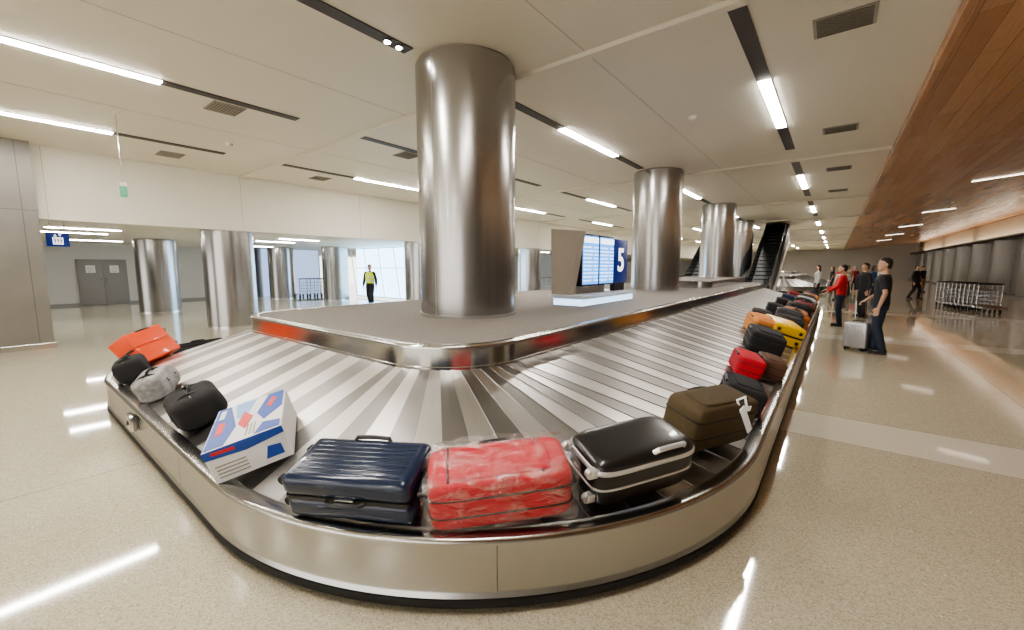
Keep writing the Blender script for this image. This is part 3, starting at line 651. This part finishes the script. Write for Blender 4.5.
# ---------------------------------------------------------------- people
def person(lab,x,y,face,H=1.78,shirt=None,pants=None,sleeve='short',arms=None,legs=None,voxel=.014,hair=HAIR,skin=SKIN,vest=None,shoes=BLACK,female=False,turn=0,grip=0):
    t=thing('person',lab,'person',(x,y,0),face,'people in the hall'); s=H/1.78; t.scale=(s,s,s)
    A=dict(el=(.25,.03,1.14),wl=(.27,-.05,.88),er=(-.25,.03,1.14),wr=(-.27,-.05,.88))
    if arms: A.update(arms)
    LG=dict(kl=(.10,-.03,.50),al=(.11,.02,.09),kr=(-.10,-.03,.50),ar=(-.11,.02,.09))
    if legs: LG.update(legs)
    def fin(name,b,m,vx,parent=t):
        o=obj(name,b,m,parent); md=o.modifiers.new('fuse','REMESH'); md.mode='VOXEL'; md.voxel_size=vx; md.use_smooth_shade=True
        sm=o.modifiers.new('soft','SMOOTH'); sm.factor=.5; sm.iterations=1
        return o
    b=NB()
    hr=Matrix.Rotation(turn,4,'Z')
    loft(b,[(0,-.052,1.548,.022,.022),(0,-.04,1.562,.044,.050),(0,-.02,1.595,.058,.074),(0,-.005,1.64,.068,.090),(0,0,1.68,.073,.095),(0,.004,1.72,.071,.092),(0,.006,1.755,.052,.07),(0,.006,1.775,.022,.03)],22)
    tube(b,[(0,-.085,1.668),(0,-.104,1.645),(0,-.106,1.634)],[.009,.012,.013],8,True)
    tube(b,[(-.02,-.082,1.604),(.02,-.082,1.604)],[.008,.008],8,True)
    for sx in (-1,1): ell(b,(sx*.075,.010,1.65),(.010,.018,.030),10)
    b.verts.ensure_lookup_table()
    for v in b.verts: v.co=hr@v.co
    tube(b,[(0,.03,1.42),(0,.012,1.60)],[.056,.047],14,True)
    loft(b,[(0,0,.86,.13,.09),(0,0,.95,.16,.105),(0,0,1.08,.14,.095),(0,0,1.25,.16,.11),(0,.0,1.38,.17,.105),(0,.01,1.45,.12,.075),(0,.012,1.49,.06,.055)],22)
    tube(b,[(-.165,0,1.41),(.165,0,1.41)],.060,12,True)
    for sd,e,w in ((1,'el','wl'),(-1,'er','wr')):
        S=Vector((sd*.175,0,1.41)); E=Vector(A[e]); Wv=Vector(A[w]); tube(b,[S,S.lerp(E,.5),E,E.lerp(Wv,.35),Wv],[.054,.047,.038,.038,.025],12,True)
        d=(Wv-E).normalized(); side=Vector((0,-1,0)) if abs(d.y)<.7 else Vector((sd*-1,0,0)); side=(side-d*side.dot(d)).normalized(); th=d.cross(side)
        for q in (-1.1,0,1.1): tube(b,[Wv,Wv+d*.04+side*q*.012,Wv+d*.085+side*q*.02],[.018,.018,.014],8,True)
        dn=Vector((0,0,-1))
        for q,ln in zip((-1.5,-.5,.5,1.5),(.065,.078,.083,.072)):
            r0=Wv+d*.085+side*q*.021
            if grip==sd: tube(b,[r0,r0+d*.028+dn*.004,r0+d*.036+dn*.03,r0+d*.012+dn*.048],[.0095,.009,.009,.008],8,True)
            else: tube(b,[r0,r0+d*ln*.55-th*.008,r0+d*ln-th*.026],[.0095,.009,.0075],8,True)
        r0=Wv+d*.03+side*.03; tube(b,[r0,r0+side*.024+d*.03,r0+side*.028+d*.062],[.012,.011,.009],8,True)
    for sd,kk,aa in ((1,'kl','al'),(-1,'kr','ar')):
        Hh=Vector((sd*.085,0,.90)); K=Vector(LG[kk]); An=Vector(LG[aa]); tube(b,[Hh,Hh.lerp(K,.5),K,K.lerp(An,.35),An],[.088,.075,.056,.056,.038],14,True)
        tube(b,[An+Vector((0,.02,-.045)),An+Vector((sd*.01,-.12,-.055))],[.032,.03],10,True)
    fin('body',b,skin,voxel*.65)
    for sx in (-1,1):
        b=NB(); ell(b,(sx*.029,-.0815,1.672),(.013,.007,.007),10); 
        for v in b.verts: v.co=hr@v.co
        o=obj('eye',b,EYEW,t)
        b=NB(); ell(b,(sx*.029,-.0875,1.672),(.006,.003,.006),8)
        for v in b.verts: v.co=hr@v.co
        obj('iris',b,BLACK,o)
        b=NB(); tube(b,[(sx*.014,-.090,1.692),(sx*.03,-.088,1.697),(sx*.046,-.078,1.69)],.0035,6)
        for v in b.verts: v.co=hr@v.co
        obj('eyebrow',b,hair,t)
    b=NB(); tube(b,[(-.022,-.083,1.604),(0,-.091,1.605),(.022,-.083,1.604)],.0045,6)
    for v in b.verts: v.co=hr@v.co
    obj('mouth',b,LIPS,t)
    b=NB(); loft(b,[(0,.062,1.578,.045,.030),(0,.048,1.61,.062,.050),(0,.036,1.65,.073,.068),(0,.026,1.69,.079,.082),(0,.016,1.725,.078,.092),(0,.006,1.752,.068,.088),(0,.004,1.775,.048,.062),(0,.006,1.788,.02,.03)],22)
    if female: loft(b,[(0,.06,1.42,.07,.04),(0,.06,1.55,.08,.06),(0,.04,1.65,.084,.07)],16)
    for v in b.verts: v.co=hr@v.co
    fin('hair',b,hair,voxel*.7)
    b=NB(); g=.014
    loft(b,[(0,0,.90,.165+g,.112+g),(0,0,1.0,.158+g,.11+g),(0,0,1.1,.15+g,.105+g),(0,0,1.25,.165+g,.115+g),(0,0,1.38,.172+g,.108+g),(0,.01,1.45,.125+g,.080+g),(0,.012,1.482,.068+g,.06+g)],22)
    tube(b,[(-.165,0,1.405),(.165,0,1.405)],.060+g,12,True)
    for sd,e,w in ((1,'el','wl'),(-1,'er','wr')):
        S=Vector((sd*.175,0,1.405)); E=Vector(A[e]); Wv=Vector(A[w])
        if sleeve=='short': tube(b,[S,S.lerp(E,.4),S.lerp(E,.75)],[.056+g,.05+g,.047+g],14)
        else: tube(b,[S,S.lerp(E,.5),E,E.lerp(Wv,.5),E.lerp(Wv,.95)],[.056+g,.05+g,.042+g,.038+g,.03+g],14)
    fin('shirt',b,shirt,voxel)
    b=NB(); loft(b,[(0,0,.82,.15+g,.10+g),(0,0,.93,.158+g,.108+g),(0,0,.99,.148+g,.10+g)],22)
    for sd,kk,aa in ((1,'kl','al'),(-1,'kr','ar')):
        Hh=Vector((sd*.085,0,.90)); K=Vector(LG[kk]); An=Vector(LG[aa]); tube(b,[Hh,Hh.lerp(K,.5),K,K.lerp(An,.4),An+Vector((0,0,-.02))],[.09+g,.08+g,.063+g,.058+g,.050+g],16)
    fin('trousers',b,pants,voxel)
    for sd,aa in ((1,'al'),(-1,'ar')):
        An=Vector(LG[aa]); b=NB(); z0=An.z-.09
        bx(b,An.x-.045,An.x+.045,An.y-.2,An.y+.07,z0+.0,z0+.025,.01); ell(b,(An.x,An.y-.07,z0+.045),(.045,.13,.045),14); ell(b,(An.x,An.y+.01,z0+.06),(.045,.065,.055),12)
        obj('shoe',b,shoes,t)
    if vest:
        b=NB(); g2=.03
        loft(b,[(0,0,.98,.16+g2,.11+g2),(0,0,1.1,.152+g2,.108+g2),(0,0,1.25,.167+g2,.117+g2),(0,0,1.38,.165+g2,.108+g2),(0,.01,1.46,.12+g2,.08+g2)],22); v=fin('safety_vest',b,vest,voxel)
        b=NB()
        for z in (1.08,1.22): loft(b,[(0,0,z,.2,.15),(0,0,z+.045,.2,.15)],22)
        obj('reflective_stripe',b,mat('reflect',(.75,.76,.78),.3,.5),v)
    return t
DSH=cloth('dark_shirt',(.018,.02,.026),.2); JEAN=cloth('jeans',(.025,.035,.065),.2); REDS=cloth('red_shirt',(.5,.02,.02),.2); KH=cloth('khaki',(.25,.18,.1),.2); WH=cloth('white_shirt',(.6,.6,.58),.2); BLU=cloth('blue_shirt',(.05,.12,.3),.2)
VST=mat('hivis',(.75,.85,.05),.5,emit=(.7,.9,.05),es=.15)
pm=ground(876,353); 
person('man in dark T-shirt and dark jeans holding the silver trolley suitcase',pm.x,pm.y,-PI/2-.1,1.82,DSH,JEAN,'short',dict(er=(-.24,-.03,1.13),wr=(-.12,-.22,.99),el=(.24,.05,1.14),wl=(.24,-.02,.88)),dict(al=(.1,.08,.09),ar=(-.11,-.06,.09)),voxel=.010,turn=.25,grip=-1)
pr_=ground(838,326)
person('person in a red shirt leaning an arm toward the belt',pr_.x,pr_.y,-PI/2,1.72,REDS,JEAN,'long',dict(er=(-.24,-.1,1.15),wr=(-.2,-.33,1.05),el=(.25,-.08,1.16),wl=(.2,-.3,1.0)))
pb=ground(861,317)
person('person in black standing behind the man in the dark T-shirt',pb.x,pb.y,-PI/2+.5,1.78,BLKC,BLKC,'long')
pg=ground(371,306)
person('security guard in a yellow safety vest walking by the bright glass',pg.x,pg.y,YAW,1.76,BLKC,BLKC,'long',legs=dict(kl=(.1,-.12,.5),al=(.1,-.06,.09),kr=(-.1,-.0,.5),ar=(-.1,.2,.10)),vest=VST)
pf=ground(914,299)
person('lone distant person in black walking on the open floor at right',pf.x,pf.y,YAW+.3,1.76,BLKC,BLKC,'long',legs=dict(kl=(.1,-.14,.5),al=(.1,-.1,.09),kr=(-.1,.0,.5),ar=(-.1,.22,.10)),voxel=.02)
crowd=[(.3,21.5,WH,KH,'white top',0),(1.0,23.5,DSH,JEAN,'black top and jeans',.6),(.2,26,REDS,BLKC,'red top and black trousers',-1),(1.6,28,BLU,JEAN,'blue top',1.2),(.6,30,KH,DSH,'khaki top',-.5),(2.2,33,WH,JEAN,'white top and jeans',2),(-.1,34,BLKC,JEAN,'black long sleeves',-1.5),(1.1,37,MAR,BLKC,'maroon top',.2),(4.6,38,DSH,KH,'dark top and khaki trousers',.9),(-.6,24.0,GREYC,JEAN,'grey top',-1.4)]
for i,(x,y,sh,pa,dn,f) in enumerate(crowd):
    person('%s far away waiting person in %s past the carousel end'%(['nearest','second','third','fourth','fifth','sixth','seventh','eighth','ninth','tenth'][i],dn),x,y,f,1.66+.02*(i%5),sh,pa,'long' if i%2 else 'short',voxel=.028,female=(i%3==0))
SIL=mat('silver_shell',(.6,.6,.62),.3,.5,.08)
ps=ground(855,350)
t=thing('trolley_suitcase','silver upright trolley suitcase held by the man in dark T-shirt','suitcase',(ps.x,ps.y,0),-.35)
b=NB(); bx(b,-.19,.19,-.12,.12,.06,.56,.035,3)
for i in range(6): bx(b,-.15+i*.055,-.13+i*.055,-.125,-.115,.12,.5,.003)
obj('shell',b,SIL,t)
for sx in (-1,1):
    for q in (-1,1):
        b=NB(); cyl(b,(sx*.14-.012,q*.08,.03),(sx*.14+.012,q*.08,.03),.03,.03,14); bx(b,sx*.14-.016,sx*.14+.016,q*.08-.015,q*.08+.015,.04,.07); obj('wheel',b,RUBBER,t)
b=NB(); tube(b,[(-.08,.09,.55),(-.08,.09,.97),(.08,.09,.97),(.08,.09,.55)],.009,8); obj('pull_handle',b,CHROME,t)
b=NB(); handle(b,(0,0,.56),(1,0,0),.16,.03,.01,(0,0,1)); obj('carry_handle',b,BLACK,t)
b=NB(); bx(b,-.192,.192,-.008,.008,.065,.565,.004); obj('zip_band',b,BLACK,t)
# ---------------------------------------------------------------- luggage carts
def cart():
    t=thing('luggage_cart','x','luggage cart')
    b=NB()
    for s in (-1,1): tube(b,[(s*.28,.42,.16),(s*.3,-.45,.2),(s*.3,-.5,.3),(s*.3,-.5,1.02)],.022,8)
    for y,z in ((.42,.16),(0,.18),(-.45,.2)): tube(b,[(-.29,y,z),(.29,y,z)],.018,8)
    for z in (.35,.5,.65,.8): tube(b,[(-.3,-.5,z),(.3,-.5,z)],.016,8)
    for x in (-.2,-.1,0,.1,.2): tube(b,[(x,-.5,.25),(x,-.5,.8)],.01,6); tube(b,[(x,-.45,.2),(x,.42,.165)],.012,6)
    obj('frame',b,mat('cart_metal',(.42,.42,.43),.3,.9),t)
    b=NB(); tube(b,[(-.32,-.5,1.02),(.32,-.5,1.02)],.028,10); obj('push_bar',b,BLACK,t)
    b=NB(); 
    for z in (.78,.86,.94): tube(b,[(-.28,-.5,z),(-.28,-.3,z),(.28,-.3,z),(.28,-.5,z)],.008,6)
    obj('basket',b,MATS['cart_metal'],t)
    for x,y in ((-.27,-.42),(.27,-.42),(-.12,.4),(.12,.4)):
        b=NB(); cyl(b,(x-.015,y,.07),(x+.015,y,.07),.07,.07,14); bx(b,x-.02,x+.02,y-.02,y+.02,.07,.18); obj('wheel',b,RUBBER,t)
    return t
c0=cart()
def row(n,x,y,dx,dy,rz,g,first=False,desc=''):
    for i in range(n):
        c=c0 if first and i==0 else copy_tree(c0)
        c.location=(x+dx*i,y+dy*i,0); c.rotation_euler=(0,0,rz); c['group']=g; c['label']='%s luggage cart of the nested row %s'%(ordn[i] if i else 'nearest',desc)
row(11,4.6,22.4,-.075,.25,PI,'nested carts right',True,'on the open floor at right')
row(5,-23.0,10.6,.05,.38,PI/2,'nested carts left',False,'before the pale blue wall')
row(5,-14.9,20.2,.33,.1,PI/2,'nested carts centre',False,'right of the largest column')
# ---------------------------------------------------------------- light
w=bpy.data.worlds.new('world'); bpy.context.scene.world=w; w.use_nodes=True; bg=w.node_tree.nodes['Background']; bg.inputs[0].default_value=(1,.97,.92,1); bg.inputs[1].default_value=2.0
def area(name,loc,sx,sy,power,col=(1,.93,.84),rot=(0,0,0)):
    l=bpy.data.lights.new(name,'AREA'); l.shape='RECTANGLE'; l.size=sx; l.size_y=sy; l.energy=power; l.color=col
    o=bpy.data.objects.new(name,l); C.objects.link(o); o.location=loc; o.rotation_euler=rot; return o
for k in range(6): area('cove_uplight',(XR-.35,6+12*k,3.42),.25,11,70,(1,.88,.72),(PI,0,0))
sc=bpy.context.scene
sc.view_settings.view_transform='AgX'; sc.view_settings.exposure=0.55
sc.view_settings.look='AgX - Medium High Contrast'
